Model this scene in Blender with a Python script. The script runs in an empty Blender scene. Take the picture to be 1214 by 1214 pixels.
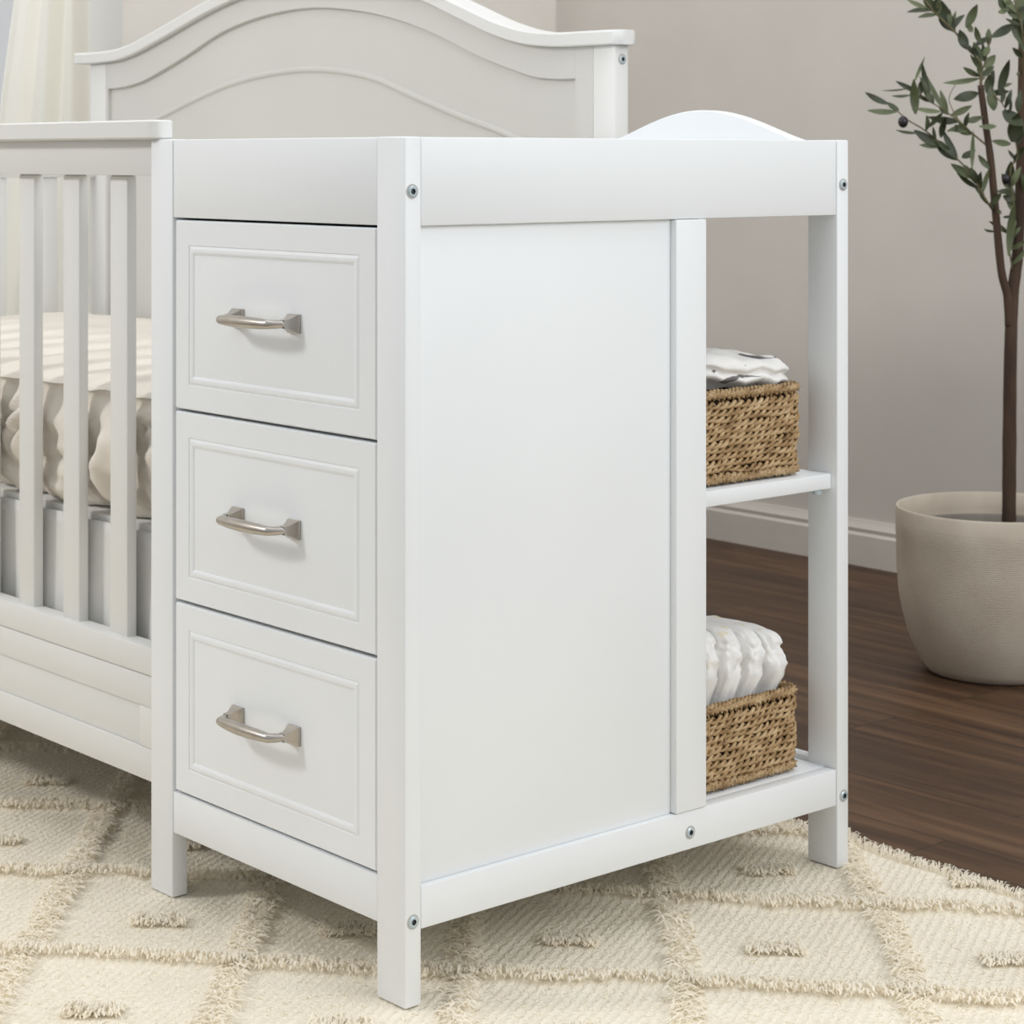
import bpy, bmesh, math, random
import numpy as np
from mathutils import Vector, noise
random.seed(7); rng = np.random.default_rng(7)
scn = bpy.context.scene
COL = scn.collection

# ------------------------------------------------------------------ materials
def srgb(r, g, b):
    f = lambda c: (c/255/12.92) if c/255 <= .04045 else ((c/255+.055)/1.055)**2.4
    return (f(r), f(g), f(b), 1)
def lin(a, k): return (a[0]*k, a[1]*k, a[2]*k, 1)
class NT:
    def __init__(s, name):
        s.m = bpy.data.materials.new(name); s.m.use_nodes = True
        s.t = s.m.node_tree; s.b = s.t.nodes['Principled BSDF']; s.out = s.t.nodes['Material Output']
    def n(s, typ, **kw):
        q = s.t.nodes.new(typ)
        for k, v in kw.items():
            if k in q.inputs: q.inputs[k].default_value = v
            else: setattr(q, k, v)
        return q
    def l(s, a, b): s.t.links.new(a, b)
    def coord(s, scale=(1,1,1), rot=(0,0,0), which='Object'):
        tc = s.n('ShaderNodeTexCoord'); mp = s.n('ShaderNodeMapping')
        mp.inputs['Scale'].default_value = scale; mp.inputs['Rotation'].default_value = rot
        s.l(tc.outputs[which], mp.inputs['Vector']); return mp.outputs['Vector']
    def ramp(s, fac, stops):
        r = s.n('ShaderNodeValToRGB'); e = r.color_ramp.elements
        while len(e) < len(stops): e.new(.5)
        for el, (p, c) in zip(e, stops): el.position = p; el.color = c
        s.l(fac, r.inputs['Fac']); return r.outputs['Color']
    def bump(s, h, strength=.3, dist=.002, normal=None):
        b = s.n('ShaderNodeBump'); b.inputs['Strength'].default_value = strength; b.inputs['Distance'].default_value = dist
        s.l(h, b.inputs['Height'])
        if normal is not None: s.l(normal, b.inputs['Normal'])
        s.l(b.outputs['Normal'], s.b.inputs['Normal']); return b.outputs['Normal']
    def base(s, col): s.b.inputs['Base Color'].default_value = col
    def set(s, **kw):
        for k, v in kw.items(): s.b.inputs[k.replace('_', ' ')].default_value = v

def noise_mat(name, c1, c2, scale, rough=.5, bump=0, bdist=.001, stretch=(1,1,1), detail=4, bscale=None):
    M = NT(name); v = M.coord(stretch)
    nz = M.n('ShaderNodeTexNoise'); nz.inputs['Scale'].default_value = scale; nz.inputs['Detail'].default_value = detail
    M.l(v, nz.inputs['Vector'])
    M.l(M.ramp(nz.outputs['Fac'], [(.3, c1), (.7, c2)]), M.b.inputs['Base Color'])
    M.set(Roughness=rough)
    if bump:
        n2 = M.n('ShaderNodeTexNoise'); n2.inputs['Scale'].default_value = bscale or scale*6; M.l(v, n2.inputs['Vector'])
        M.bump(n2.outputs['Fac'], bump, bdist)
    return M.m
PAINT = noise_mat('white_paint', srgb(231,234,236), srgb(234,237,239), 3, .42, .05, .0006, bscale=60)
PAINT2 = noise_mat('white_crib_paint', srgb(220,220,217), srgb(224,224,221), 3, .45, .05, .0006, bscale=60)
WALL = noise_mat('greige_plaster', srgb(204,199,192), srgb(209,204,197), 5, .85, .15, .002, bscale=45)
WALL_L = noise_mat('light_plaster', srgb(230,225,217), srgb(235,230,222), 5, .85, .15, .002, bscale=45)
TRIM = noise_mat('trim_paint', srgb(205,199,191), srgb(213,207,199), 8, .5, .1, .002, bscale=30)
HEAD_SHADE = noise_mat('shaded_crib_paint', srgb(206,205,200), srgb(210,209,204), 3, .45, .05, .0006, bscale=60)  # crib paint again, with the headboard's shade put into the colour
STEEL = noise_mat('brushed_nickel', srgb(178,172,165), srgb(196,191,184), 30, .3, .1, .0004, bscale=200)
STEEL.node_tree.nodes['Principled BSDF'].inputs['Metallic'].default_value = 1
ZINC = noise_mat('zinc_bolt', srgb(176,194,201), srgb(205,216,221), 60, .35)
ZINC.node_tree.nodes['Principled BSDF'].inputs['Metallic'].default_value = .45
DARK = noise_mat('bolt_socket', srgb(40,48,55), srgb(60,68,75), 40, .5)
HOLE = noise_mat('bolt_hole_rim', srgb(175,172,168), srgb(190,188,184), 40, .6)
GLASS = NT('window_glass'); GLASS.base((.97,.98,.98,1)); GLASS.set(Roughness=.0, Alpha=.12); GLASS = GLASS.m

def floor_mat():
    M = NT('dark_walnut_planks'); v = M.coord((1,1,1), (0,0,math.radians(90)))
    br = M.n('ShaderNodeTexBrick'); br.offset = .37; br.squash = 1
    for k, val in {'Scale':1, 'Mortar Size':.0012, 'Mortar Smooth':.3, 'Bias':0, 'Brick Width':1.22, 'Row Height':.152}.items(): br.inputs[k].default_value = val
    br.inputs['Color1'].default_value = (0,0,0,1); br.inputs['Color2'].default_value = (1,1,1,1); br.inputs['Mortar'].default_value = (.5,.5,.5,1)
    M.l(v, br.inputs['Vector'])
    # grain: noise stretched along the plank, shifted per plank
    add = M.n('ShaderNodeVectorMath', operation='ADD'); M.l(v, add.inputs[0])
    sc = M.n('ShaderNodeVectorMath', operation='SCALE'); sc.inputs['Scale'].default_value = 7; M.l(br.outputs['Color'], sc.inputs[0]); M.l(sc.outputs[0], add.inputs[1])
    mp = M.n('ShaderNodeMapping'); mp.inputs['Scale'].default_value = (1.2, 14, 1); M.l(add.outputs[0], mp.inputs['Vector'])
    nz = M.n('ShaderNodeTexNoise'); nz.inputs['Scale'].default_value = 2.2; nz.inputs['Detail'].default_value = 8; nz.inputs['Distortion'].default_value = .6; M.l(mp.outputs[0], nz.inputs['Vector'])
    g = M.ramp(nz.outputs['Fac'], [(.25, srgb(56,40,28)), (.5, srgb(82,60,43)), (.75, srgb(106,80,58))])
    t = M.ramp(br.outputs['Color'], [(0, (.74,.74,.76,1)), (.5, (.98,.97,.96,1)), (1, (1.2,1.17,1.12,1))])
    mu = M.n('ShaderNodeMix', data_type='RGBA', blend_type='MULTIPLY'); mu.inputs[0].default_value = 1
    M.l(g, mu.inputs[6]); M.l(t, mu.inputs[7])
    mo = M.n('ShaderNodeMix', data_type='RGBA', blend_type='MIX'); M.l(br.outputs['Fac'], mo.inputs[0]); M.l(mu.outputs[2], mo.inputs[6]); mo.inputs[7].default_value = srgb(45,34,28)
    M.l(mo.outputs[2], M.b.inputs['Base Color']); M.set(Roughness=.5); M.b.inputs['Specular IOR Level'].default_value = .25
    M.bump(nz.outputs['Fac'], .12, .002)
    return M.m
FLOOR = floor_mat()

def rug_mats():
    M = NT('cream_woven_wool'); v = M.coord((1,1,1), (0,0,math.radians(62)))
    wv = M.n('ShaderNodeTexWave'); wv.inputs['Scale'].default_value = 27; wv.inputs['Distortion'].default_value = 4; wv.inputs['Detail'].default_value = 3; wv.inputs['Detail Scale'].default_value = 6
    M.l(v, wv.inputs['Vector'])
    nz = M.n('ShaderNodeTexNoise'); nz.inputs['Scale'].default_value = 160; nz.inputs['Detail'].default_value = 4; M.l(v, nz.inputs['Vector'])
    n3 = M.n('ShaderNodeTexNoise'); n3.inputs['Scale'].default_value = 7; n3.inputs['Detail'].default_value = 4; M.l(v, n3.inputs['Vector'])
    mix = M.n('ShaderNodeMath', operation='MULTIPLY_ADD'); M.l(wv.outputs['Fac'], mix.inputs[0]); mix.inputs[1].default_value = .6; M.l(nz.outputs['Fac'], mix.inputs[2])
    c = M.ramp(n3.outputs['Fac'], [(.3, srgb(230,221,203)), (.7, srgb(239,231,214))])
    dk = M.ramp(mix.outputs[0], [(.35, (.92,.908,.885,1)), (.9, (1,1,1,1))])
    mu = M.n('ShaderNodeMix', data_type='RGBA', blend_type='MULTIPLY'); mu.inputs[0].default_value = 1
    M.l(c, mu.inputs[6]); M.l(dk, mu.inputs[7]); M.l(mu.outputs[2], M.b.inputs['Base Color'])
    M.set(Roughness=.95); M.b.inputs['Specular IOR Level'].default_value = .05
    M.bump(mix.outputs[0], .55, .0035)
    P = NT('cream_wool_pile'); v = P.coord()
    n = P.n('ShaderNodeTexNoise'); n.inputs['Scale'].default_value = 40; P.l(v, n.inputs['Vector'])
    P.l(P.ramp(n.outputs['Fac'], [(.3, srgb(250,243,228)), (.7, srgb(254,249,238))]), P.b.inputs['Base Color'])
    P.set(Roughness=.9); P.b.inputs['Specular IOR Level'].default_value = .05
    tr = P.n('ShaderNodeBsdfTranslucent'); tr.inputs['Color'].default_value = srgb(254,249,237)
    ms = P.n('ShaderNodeMixShader'); ms.inputs[0].default_value = .45
    P.l(P.b.outputs[0], ms.inputs[1]); P.l(tr.outputs[0], ms.inputs[2]); P.l(ms.outputs[0], P.out.inputs['Surface'])
    return M.m, P.m
RUG, PILE = rug_mats()

def seagrass_mat():
    M = NT('twisted_seagrass'); v = M.coord((1,1,2.5))
    n = M.n('ShaderNodeTexNoise'); n.inputs['Scale'].default_value = 38; n.inputs['Detail'].default_value = 5; M.l(v, n.inputs['Vector'])
    M.l(M.ramp(n.outputs['Fac'], [(.25, srgb(112,84,54)), (.42, srgb(160,130,90)), (.58, srgb(188,160,120)), (.78, srgb(212,190,154))]), M.b.inputs['Base Color'])
    M.set(Roughness=.65); n2 = M.n('ShaderNodeTexNoise'); n2.inputs['Scale'].default_value = 300; M.l(v, n2.inputs['Vector']); M.bump(n2.outputs['Fac'], .4, .001)
    return M.m
GRASS = seagrass_mat()
GRASS_SHADE = noise_mat('seagrass_gap_shade', srgb(50,36,22), srgb(72,54,34), 60, .8)  # seagrass darkened: shade inside the basket put into the colour

def cloth_mat(name, c1, c2, transl=.0, scale=6, weave=500, wb=.15):
    M = NT(name); v = M.coord()
    n = M.n('ShaderNodeTexNoise'); n.inputs['Scale'].default_value = scale; M.l(v, n.inputs['Vector'])
    M.l(M.ramp(n.outputs['Fac'], [(.3, c1), (.7, c2)]), M.b.inputs['Base Color'])
    M.set(Roughness=.9); M.b.inputs['Specular IOR Level'].default_value = .1
    n2 = M.n('ShaderNodeTexNoise'); n2.inputs['Scale'].default_value = weave; M.l(v, n2.inputs['Vector']); M.bump(n2.outputs['Fac'], wb, .001)
    if transl:
        tr = M.n('ShaderNodeBsdfTranslucent'); tr.inputs['Color'].default_value = c2
        ms = M.n('ShaderNodeMixShader'); ms.inputs[0].default_value = transl
        M.l(M.b.outputs[0], ms.inputs[1]); M.l(tr.outputs[0], ms.inputs[2]); M.l(ms.outputs[0], M.out.inputs['Surface'])
    return M.m
SHEET = cloth_mat('cream_sheet', srgb(219,212,201), srgb(226,219,209))
SKIRT = cloth_mat('white_linen', srgb(218,217,213), srgb(226,225,221))
CURTAIN = cloth_mat('ivory_curtain', srgb(250,247,236), srgb(252,250,242), .6)
DIAPER = cloth_mat('white_nonwoven', srgb(244,243,241), srgb(248,247,245), .1, 20, 120, .5)
def tan_marks(mat):      # faint straw-coloured fastening tapes printed on the folded top
    t = mat.node_tree; b = t.nodes['Principled BSDF']; old = b.inputs['Base Color'].links[0].from_socket
    tc = t.nodes.new('ShaderNodeTexCoord'); sx = t.nodes.new('ShaderNodeSeparateXYZ'); t.links.new(tc.outputs['Object'], sx.inputs[0])
    n = t.nodes.new('ShaderNodeTexNoise'); n.inputs['Scale'].default_value = 34; t.links.new(tc.outputs['Object'], n.inputs['Vector'])
    r = t.nodes.new('ShaderNodeMapRange'); r.inputs['From Min'].default_value = .57; r.inputs['From Max'].default_value = .63; t.links.new(n.outputs['Fac'], r.inputs['Value'])
    z = t.nodes.new('ShaderNodeMapRange'); z.inputs['From Min'].default_value = .272; z.inputs['From Max'].default_value = .292; t.links.new(sx.outputs['Z'], z.inputs['Value'])
    m = t.nodes.new('ShaderNodeMath'); m.operation = 'MULTIPLY'; t.links.new(r.outputs[0], m.inputs[0]); t.links.new(z.outputs[0], m.inputs[1])
    x = t.nodes.new('ShaderNodeMix'); x.data_type = 'RGBA'; t.links.new(m.outputs[0], x.inputs[0]); t.links.new(old, x.inputs[6]); x.inputs[7].default_value = srgb(241,232,210); t.links.new(x.outputs[2], b.inputs['Base Color'])
tan_marks(DIAPER)

def print_cloth():
    M = NT('printed_muslin'); v = M.coord((.8,1,2.4), (.3,.4,.5))
    n = M.n('ShaderNodeTexNoise'); n.inputs['Scale'].default_value = 30; n.inputs['Detail'].default_value = 2.5; n.inputs['Distortion'].default_value = .6; M.l(v, n.inputs['Vector'])
    M.l(M.ramp(n.outputs['Fac'], [(.0, srgb(238,237,234)), (.635, srgb(236,235,232)), (.655, srgb(128,126,125)), (.72, srgb(100,98,98))]), M.b.inputs['Base Color'])
    M.set(Roughness=.9)
    n2 = M.n('ShaderNodeTexNoise'); n2.inputs['Scale'].default_value = 60; M.l(v, n2.inputs['Vector']); M.bump(n2.outputs['Fac'], .4, .002)
    return M.m
MUSLIN = print_cloth()

def pot_mat():
    M = NT('ribbed_stoneware'); v = M.coord()
    sx = M.n('ShaderNodeSeparateXYZ'); M.l(v, sx.inputs[0])
    wv = M.n('ShaderNodeTexWave', bands_direction='Z'); wv.inputs['Scale'].default_value = 88; wv.inputs['Distortion'].default_value = 2.5; wv.inputs['Detail'].default_value = 2; M.l(v, wv.inputs['Vector'])
    n = M.n('ShaderNodeTexNoise'); n.inputs['Scale'].default_value = 9; n.inputs['Detail'].default_value = 6; M.l(v, n.inputs['Vector'])
    c = M.ramp(n.outputs['Fac'], [(.3, srgb(190,178,162)), (.7, srgb(212,202,187))])
    # smooth collar above the ribbed body
    lt = M.n('ShaderNodeMath', operation='LESS_THAN'); M.l(sx.outputs['Z'], lt.inputs[0]); lt.inputs[1].default_value = .262
    h = M.n('ShaderNodeMath', operation='MULTIPLY'); M.l(wv.outputs['Fac'], h.inputs[0]); M.l(lt.outputs[0], h.inputs[1])
    d = M.ramp(h.outputs[0], [(0, (1,1,1,1)), (1, (.93,.925,.92,1))])
    mu = M.n('ShaderNodeMix', data_type='RGBA', blend_type='MULTIPLY'); mu.inputs[0].default_value = 1
    M.l(c, mu.inputs[6]); M.l(d, mu.inputs[7]); M.l(mu.outputs[2], M.b.inputs['Base Color']); M.set(Roughness=.8)
    M.bump(h.outputs[0], .25, .0015)
    return M.m
POT = pot_mat()
LINER = noise_mat('grey_liner', srgb(120,114,106), srgb(140,134,125), 20, .7)
SOIL = noise_mat('dark_soil', srgb(70,60,50), srgb(110,98,84), 60, .95, .6, .004)
BARK = noise_mat('brown_bark', srgb(48,34,26), srgb(88,68,52), 22, .85, .5, .003, stretch=(1,1,.25), bscale=60)
LEAF_D = noise_mat('olive_leaf_dark', srgb(36,44,26), srgb(60,68,38), 25, .5)
LEAF_L = noise_mat('olive_leaf_light', srgb(76,86,56), srgb(104,112,78), 25, .55)
TWIG = noise_mat('green_twig', srgb(92,84,58), srgb(112,104,74), 40, .7)
OLIVE = noise_mat('black_olive', srgb(26,20,26), srgb(44,34,42), 30, .35)

# ------------------------------------------------------------------ helpers
def tag(o, label=None, cat=None, group=None, kind=None):
    if label: o['label'] = label
    if cat: o['category'] = cat
    if group: o['group'] = group
    if kind: o['kind'] = kind
    return o
def empty(name, loc, label, cat, group=None):
    o = bpy.data.objects.new(name, None); COL.objects.link(o); o.location = loc; o.empty_display_size = .1
    return tag(o, label, cat, group)
def root_loc(p):
    v = Vector((0,0,0))
    while p is not None: v += Vector(p.location); p = p.parent
    return v
def mk(name, verts, faces, mats, parent=None, smooth=None, fm=None, loc=None):
    """one mesh object from world-space verts (converted to the parent's space)"""
    me = bpy.data.meshes.new(name)
    off = root_loc(parent)
    if loc is not None: off = off + Vector(loc)
    V = np.asarray([tuple(v) for v in verts], float) if not isinstance(verts, np.ndarray) else verts
    V = V - np.array(off)
    me.from_pydata(V.tolist(), [], faces if isinstance(faces, list) else faces.tolist())
    for m in (mats if isinstance(mats, (list, tuple)) else [mats]): me.materials.append(m)
    if fm is not None: me.polygons.foreach_set('material_index', np.asarray(fm, np.int32))
    if smooth is not None:
        me.polygons.foreach_set('use_smooth', np.ones(len(me.polygons), bool))
        if smooth < 180: me.set_sharp_from_angle(angle=math.radians(smooth))
    me.update()
    o = bpy.data.objects.new(name, me); COL.objects.link(o)
    if loc is not None: o.location = loc
    if parent is not None: o.parent = parent
    return o
class MB:
    def __init__(s): s.v = []; s.f = []; s.m = []
    def add(s, v, f, mi=0):
        b = len(s.v); s.v += [tuple(p) for p in v]; s.f += [tuple(b+i for i in q) for q in f]; s.m += [mi]*len(f)
    def box(s, x0, x1, y0, y1, z0, z1, bev=.0015, mi=0, seg=2):
        bm = bmesh.new()
        bmesh.ops.create_cube(bm, size=1)
        for v in bm.verts: v.co = ((x0+x1)/2+v.co.x*(x1-x0), (y0+y1)/2+v.co.y*(y1-y0), (z0+z1)/2+v.co.z*(z1-z0))
        if bev: bmesh.ops.bevel(bm, geom=bm.edges[:], offset=bev, segments=seg, profile=.5, affect='EDGES')
        bm.verts.index_update(); s.add([v.co[:] for v in bm.verts], [[v.index for v in f.verts] for f in bm.faces], mi); bm.free(); return s
    def tube(s, pts, rad, n=8, mi=0, caps=True, sq=None):
        P = [Vector(p) for p in pts]; R = rad if isinstance(rad, (list, tuple)) else [rad]*len(P)
        up = None; vs = []; fs = []
        for i, p in enumerate(P):
            t = (P[min(i+1, len(P)-1)] - P[max(i-1, 0)]).normalized()
            if up is None:
                up = t.orthogonal().normalized()
            up = (up - t*up.dot(t)).normalized(); bi = t.cross(up)
            for k in range(n):
                a = 2*math.pi*k/n; vs.append(p + (up*math.cos(a)+bi*math.sin(a))*R[i])
        for i in range(len(P)-1):
            for k in range(n): fs.append((i*n+k, i*n+(k+1)%n, (i+1)*n+(k+1)%n, (i+1)*n+k))
        if caps: fs += [tuple(range(n))[::-1], tuple(range((len(P)-1)*n, len(P)*n))]
        s.add(vs, fs, mi); return s
    def lathe(s, prof, c, n=48, axis='z', mi=0, close=False):
        vs = []; fs = []
        for (r, z) in prof:
            for k in range(n):
                a = 2*math.pi*k/n
                if axis == 'z': vs.append((c[0]+r*math.cos(a), c[1]+r*math.sin(a), c[2]+z))
                else: vs.append((c[0]+r*math.cos(a), c[1]+z, c[2]+r*math.sin(a)))   # axis y
        for i in range(len(prof)-1):
            for k in range(n): fs.append((i*n+k, i*n+(k+1)%n, (i+1)*n+(k+1)%n, (i+1)*n+k))
        s.add(vs, fs, mi); return s
    def build(s, name, mats, parent=None, smooth=35, loc=None): return mk(name, s.v, s.f, mats, parent, smooth, s.m, loc)
def boxobj(name, dims, mat, parent=None, bev=.0015): return MB().box(*dims, bev=bev).build(name, mat, parent)
def struct(o): o['kind'] = 'structure'; return o
def N(x, y, z): return noise.noise(Vector((x, y, z)))

# view-independent tree / rug axes: the rug lattice and olive tree stand turned about 49 degrees to the furniture
TH = .8565; FW = np.array([math.cos(TH), math.sin(TH), 0]); RT = np.array([math.sin(TH), -math.cos(TH), 0])
ORG = np.array([-1.4098, -1.7978, 0.])
def LD(lat, dep, z): return ORG + FW*dep + RT*lat + np.array([0, 0, z])

# ------------------------------------------------------------------ room
FZ = -.009                                   # wood floor; rug surface is z = 0
XB, YL = 2.345, 2.36
struct(boxobj('floor', (-3.2, XB+.1, -4.2, YL+.1, FZ-.05, FZ), FLOOR, bev=0))
struct(boxobj('wall_back', (XB, XB+.1, -4.2, YL+.1, FZ, 2.6), WALL, bev=0))
wx0, wx1, wz0, wz1 = .12, .975, .55, 2.15    # window opening in the left wall
w = MB(); w.box(-3.2, wx0, YL, YL+.1, FZ, 2.6, 0); w.box(wx1, XB, YL, YL+.1, FZ, 2.6, 0); w.box(wx0, wx1, YL, YL+.1, FZ, wz0, 0); w.box(wx0, wx1, YL, YL+.1, wz1, 2.6, 0)
struct(w.build('wall_left', WALL_L))
win = MB()
win.box(wx1-.005, wx1+.075, YL-.02, YL-.0005, wz0-.08, wz1+.08); win.box(wx0-.075, wx0+.005, YL-.02, YL-.0005, wz0-.08, wz1+.08)
win.box(wx0, wx1, YL-.02, YL-.0005, wz1, wz1+.08); win.box(wx0-.09, wx1+.09, YL-.05, YL-.0005, wz0-.03, wz0)
win.box(wx0+.001, wx0+.04, YL+.03, YL+.07, wz0+.001, wz1-.001); win.box(wx1-.04, wx1-.001, YL+.03, YL+.07, wz0+.001, wz1-.001)
win.box(wx0+.04, wx1-.04, YL+.03, YL+.07, wz0+.001, wz0+.05); win.box(wx0+.04, wx1-.04, YL+.03, YL+.07, wz1-.05, wz1-.001)
wo = struct(win.build('window_1', PAINT2))
struct(MB().box(wx0+.04, wx1-.04, YL+.047, YL+.053, wz0+.05, wz1-.05, 0).build('window_pane', GLASS, wo))
def baseboard(name, run):                    # profile extruded along y (back wall) or x (left wall)
    prof = [(0, 0), (.016, 0), (.016, .068), (.011, .074), (.013, .083), (.006, .094), (.004, .101), (0, .101)]
    vs = []; n = len(prof)
    for e in run:
        for (d, z) in prof:
            vs.append((XB-d, e, FZ+z) if name.endswith('back') else (e, YL-d, FZ+z))
    fs = [(k, (k+1) % n, n+(k+1) % n, n+k) for k in range(n)] + [tuple(range(n)), tuple(range(n, 2*n))]
    return struct(mk(name, vs, fs, TRIM, None, 20))
baseboard('baseboard_back', (-4.2, YL)); baseboard('baseboard_left', (-3.2, XB-.016))

# curtain: wavy, gathered at the rail, widening to the left as it falls
nu, nv = 90, 60; vs = []
for j in range(nv+1):
    z = FZ+.012+j/nv*2.2
    xl = .748+(z-1.2)*.14 if z > .3 else .748-.9*.14
    for i in range(nu+1):
        u = i/nu; x = xl+u*(.905-xl)
        y = YL-.105+.02*math.sin(u*math.pi*5+.5*math.sin(z*2))+.007*math.sin(u*math.pi*11+z)
        if u > .95: y -= (u-.95)*.25
        vs.append((x, y, z))
fs = [(j*(nu+1)+i, j*(nu+1)+i+1, (j+1)*(nu+1)+i+1, (j+1)*(nu+1)+i) for j in range(nv) for i in range(nu)]
cu = mk('curtain', vs, fs, CURTAIN, None, 180); tag(cu, 'ivory curtain hanging in soft folds in the corner behind the crib', 'curtain')

# ------------------------------------------------------------------ changing table
H, W, D, q, p = .92, .5058, .7139, .022, .0494
ct = empty('changing_table', (0, 0, 0), 'white changing table with three drawers and open shelves, standing on the cream rug', 'changing table')
for (x0, y0) in ((0, 0), (0, W-p), (D-q, 0), (D-q, W-p)): boxobj('leg', (x0, x0+q, y0, y0+p, .0005, H), PAINT, ct, .0022)
e = .0006
boxobj('top_rail', (.001, .019, p+e, W-p-e, .8252, H-.0005), PAINT, ct)                 # above the drawers
boxobj('top_rail', (q+e, D-q-e, .0012, .019, .8252, H-.0005), PAINT, ct)                # long near side
boxobj('top_rail', (q+e, D-q-e, W-.02, W-.002, .8252, H-.0005), PAINT, ct)              # crib side
# end rail with the arched guard
ys = np.linspace(p+e, W-p-e, 60); g = MB(); vs = []
for y in ys:
    t = (y-.062)/(.425-.062)
    zt = H-.001 + (.0425*math.sin(math.pi*min(max(t, 0), 1))**1.25 if 0 < t < 1 else 0)
    for (x, z) in ((D-.019, .8252), (D-.019, zt-.0015), (D-.0175, zt), (D-.0025, zt), (D-.001, zt-.0015), (D-.001, .8252)): vs.append((x, y, z))
m = 6; fs = [(i*m+k, i*m+(k+1) % m, (i+1)*m+(k+1) % m, (i+1)*m+k) for i in range(len(ys)-1) for k in range(m)] + [tuple(range(m)), tuple(range((len(ys)-1)*m, len(ys)*m))]
mk('arched_guard', vs, fs, PAINT, ct, 35)
boxobj('tray_board', (.0195, D-.0195, .0195, W-.0205, .829, .839), PAINT, ct)
boxobj('apron', (.001, .019, p+e, W-p-e, .080, .1300), PAINT, ct)
boxobj('bottom_rail', (q+e, D-q-e, .0012, .021, .080, .1255), PAINT, ct)
boxobj('bottom_rail', (q+e, D-q-e, W-.021, W-.002, .080, .1255), PAINT, ct)
boxobj('bottom_rail', (D-.019, D-.001, p+e, W-p-e, .080, .1315), PAINT, ct)
boxobj('side_panel', (q+e, .4030, .0085, .016, .1258, .8250), PAINT, ct, .0006)
boxobj('center_stile', (.4033, .4544, -.0012, .018, .1262, .8246), PAINT, ct, .0018)
boxobj('divider_panel', (.4395, .4535, .0185, W-.021, .1262, .8285), PAINT, ct)
boxobj('rear_panel', (.0205, .4390, W-.019, W-.012, .1262, .8245), PAINT, ct)
boxobj('bottom_shelf', (.0195, D-.0195, .0215, W-.0215, .1125, .1255), PAINT, ct)
boxobj('shelf', (.4545, .6915, .0091, W-.022, .4790, .4985), PAINT, ct, .002)
def bolt(c, parent, r=.0062, loc=None):
    b = MB()
    b.lathe([(r+.0018, .0004), (r+.0016, -.0006), (r, -.0006), (r-.0002, .0004)], c, 24, 'y', 2)
    b.lathe([(r, .0003), (r, -.0012), (r-.0012, -.0022), (r*.50, -.0022)], c, 24, 'y', 0)
    b.lathe([(r*.50, -.0022), (r*.46, -.0004), (.00001, -.0004)], c, 6, 'y', 1)
    return b.build('bolt', [ZINC, DARK, HOLE], parent, 30)
for (x, z) in ((.0095, .8619), (.7030, .8634), (.0105, .0908), (.4286, .1000), (.7040, .0906)): bolt((x, .0012 if x == .4286 else 0, z), ct)
pn = MB(); pn.tube([(.672, .016, .4788), (.672, .016, .4735)], .006, 16); pn.tube([(.6915, .035, .4755), (.678, .035, .4755)], .0032, 10)
pn.build('shelf_pin', ZINC, ct)

# drawers (built once, then copied with its handle)
def make_drawer(z0):
    zc = .1145
    d = MB()
    y0, y1, h = .0512, .4508, .2275
    x = .0008
    loops = [(0, .0028), (.0012, .0008), (.0018, 0), (.0295, 0), (.0305, .0012), (.0318, .0005), (.0340, -.0004), (.0375, -.0005), (.0400, .0004), (.0408, .0013), (.0420, .0013), (.0440, .0010)]
    vs = []
    for (ins, dx) in loops:
        for (y, z) in ((y0+ins, ins), (y1-ins, ins), (y1-ins, h-ins), (y0+ins, h-ins)): vs.append((x+dx, y, z))
    n = len(loops); fs = [(4*i+k, 4*i+(k+1) % 4, 4*i+4+(k+1) % 4, 4*i+4+k) for i in range(n-1) for k in range(4)] + [tuple(range(4*n-4, 4*n))]
    b = len(vs)
    for (y, z) in ((y0, 0), (y1, 0), (y1, h), (y0, h)): vs.append((.019, y, z))
    fs += [(b+k, b+(k+1) % 4, (k+1) % 4, k) for k in range(4)] + [tuple(range(b, b+4))[::-1]]
    d.add(vs, fs)
    d.box(.0192, .40, y0+.012, y1-.012, .012, .028, .0005); d.box(.0192, .40, y0+.012, y0+.024, .028, .175, .0005); d.box(.0192, .40, y1-.024, y1-.012, .028, .175, .0005); d.box(.39, .40, y0+.024, y1-.024, .028, .175, .0005)
    o = d.build('drawer', PAINT, ct, 14, loc=None)
    o.location = (0, 0, z0)
    hb = MB(); ym, zm = .2580, .1165
    for s in (-1, 1):
        yc = ym+s*.0565; hw = .0108
        # flared square foot tapering to the neck
        sec = [(.0018, hw), (-.0018, hw), (-.0026, hw*.93), (-.0065, hw*.72), (-.011, hw*.50), (-.017, hw*.42)]
        vv = []
        for (xx, r) in sec:
            for (a, c) in ((-1, -1), (1, -1), (1, 1), (-1, 1)): vv.append((xx, yc+a*r, zm+c*r))
        hb.add(vv, [(4*i+k, 4*i+(k+1) % 4, 4*i+4+(k+1) % 4, 4*i+4+k) for i in range(len(sec)-1) for k in range(4)])
    path = []; rad = []
    for k in range(-20, 21):
        t = k/20
        a = abs(t)
        y = ym+.0565*math.copysign(1-(1-a)**1.0, t) if False else ym+t*.0565
        xx = -.0285-.0035*math.cos(t*math.pi/2)
        if a > .86: xx += (a-.86)/.14*.012
        path.append((xx, y, zm)); rad.append(.0046+.0024*math.cos(t*math.pi/2)**.8 if a < 1 else .0042)
    path = [(-.013, ym-.0565, zm), (-.017, ym-.0567, zm)]+path+[(-.017, ym+.0567, zm), (-.013, ym+.0565, zm)]
    rad = [.0045, .0045]+rad+[.0045, .0045]
    hb.tube(path, rad, 14)
    ho = hb.build('handle', STEEL, None, 40); ho.parent = o
    tag(ho, 'brushed nickel handle')
    return o
dr = make_drawer(.1328)
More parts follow.
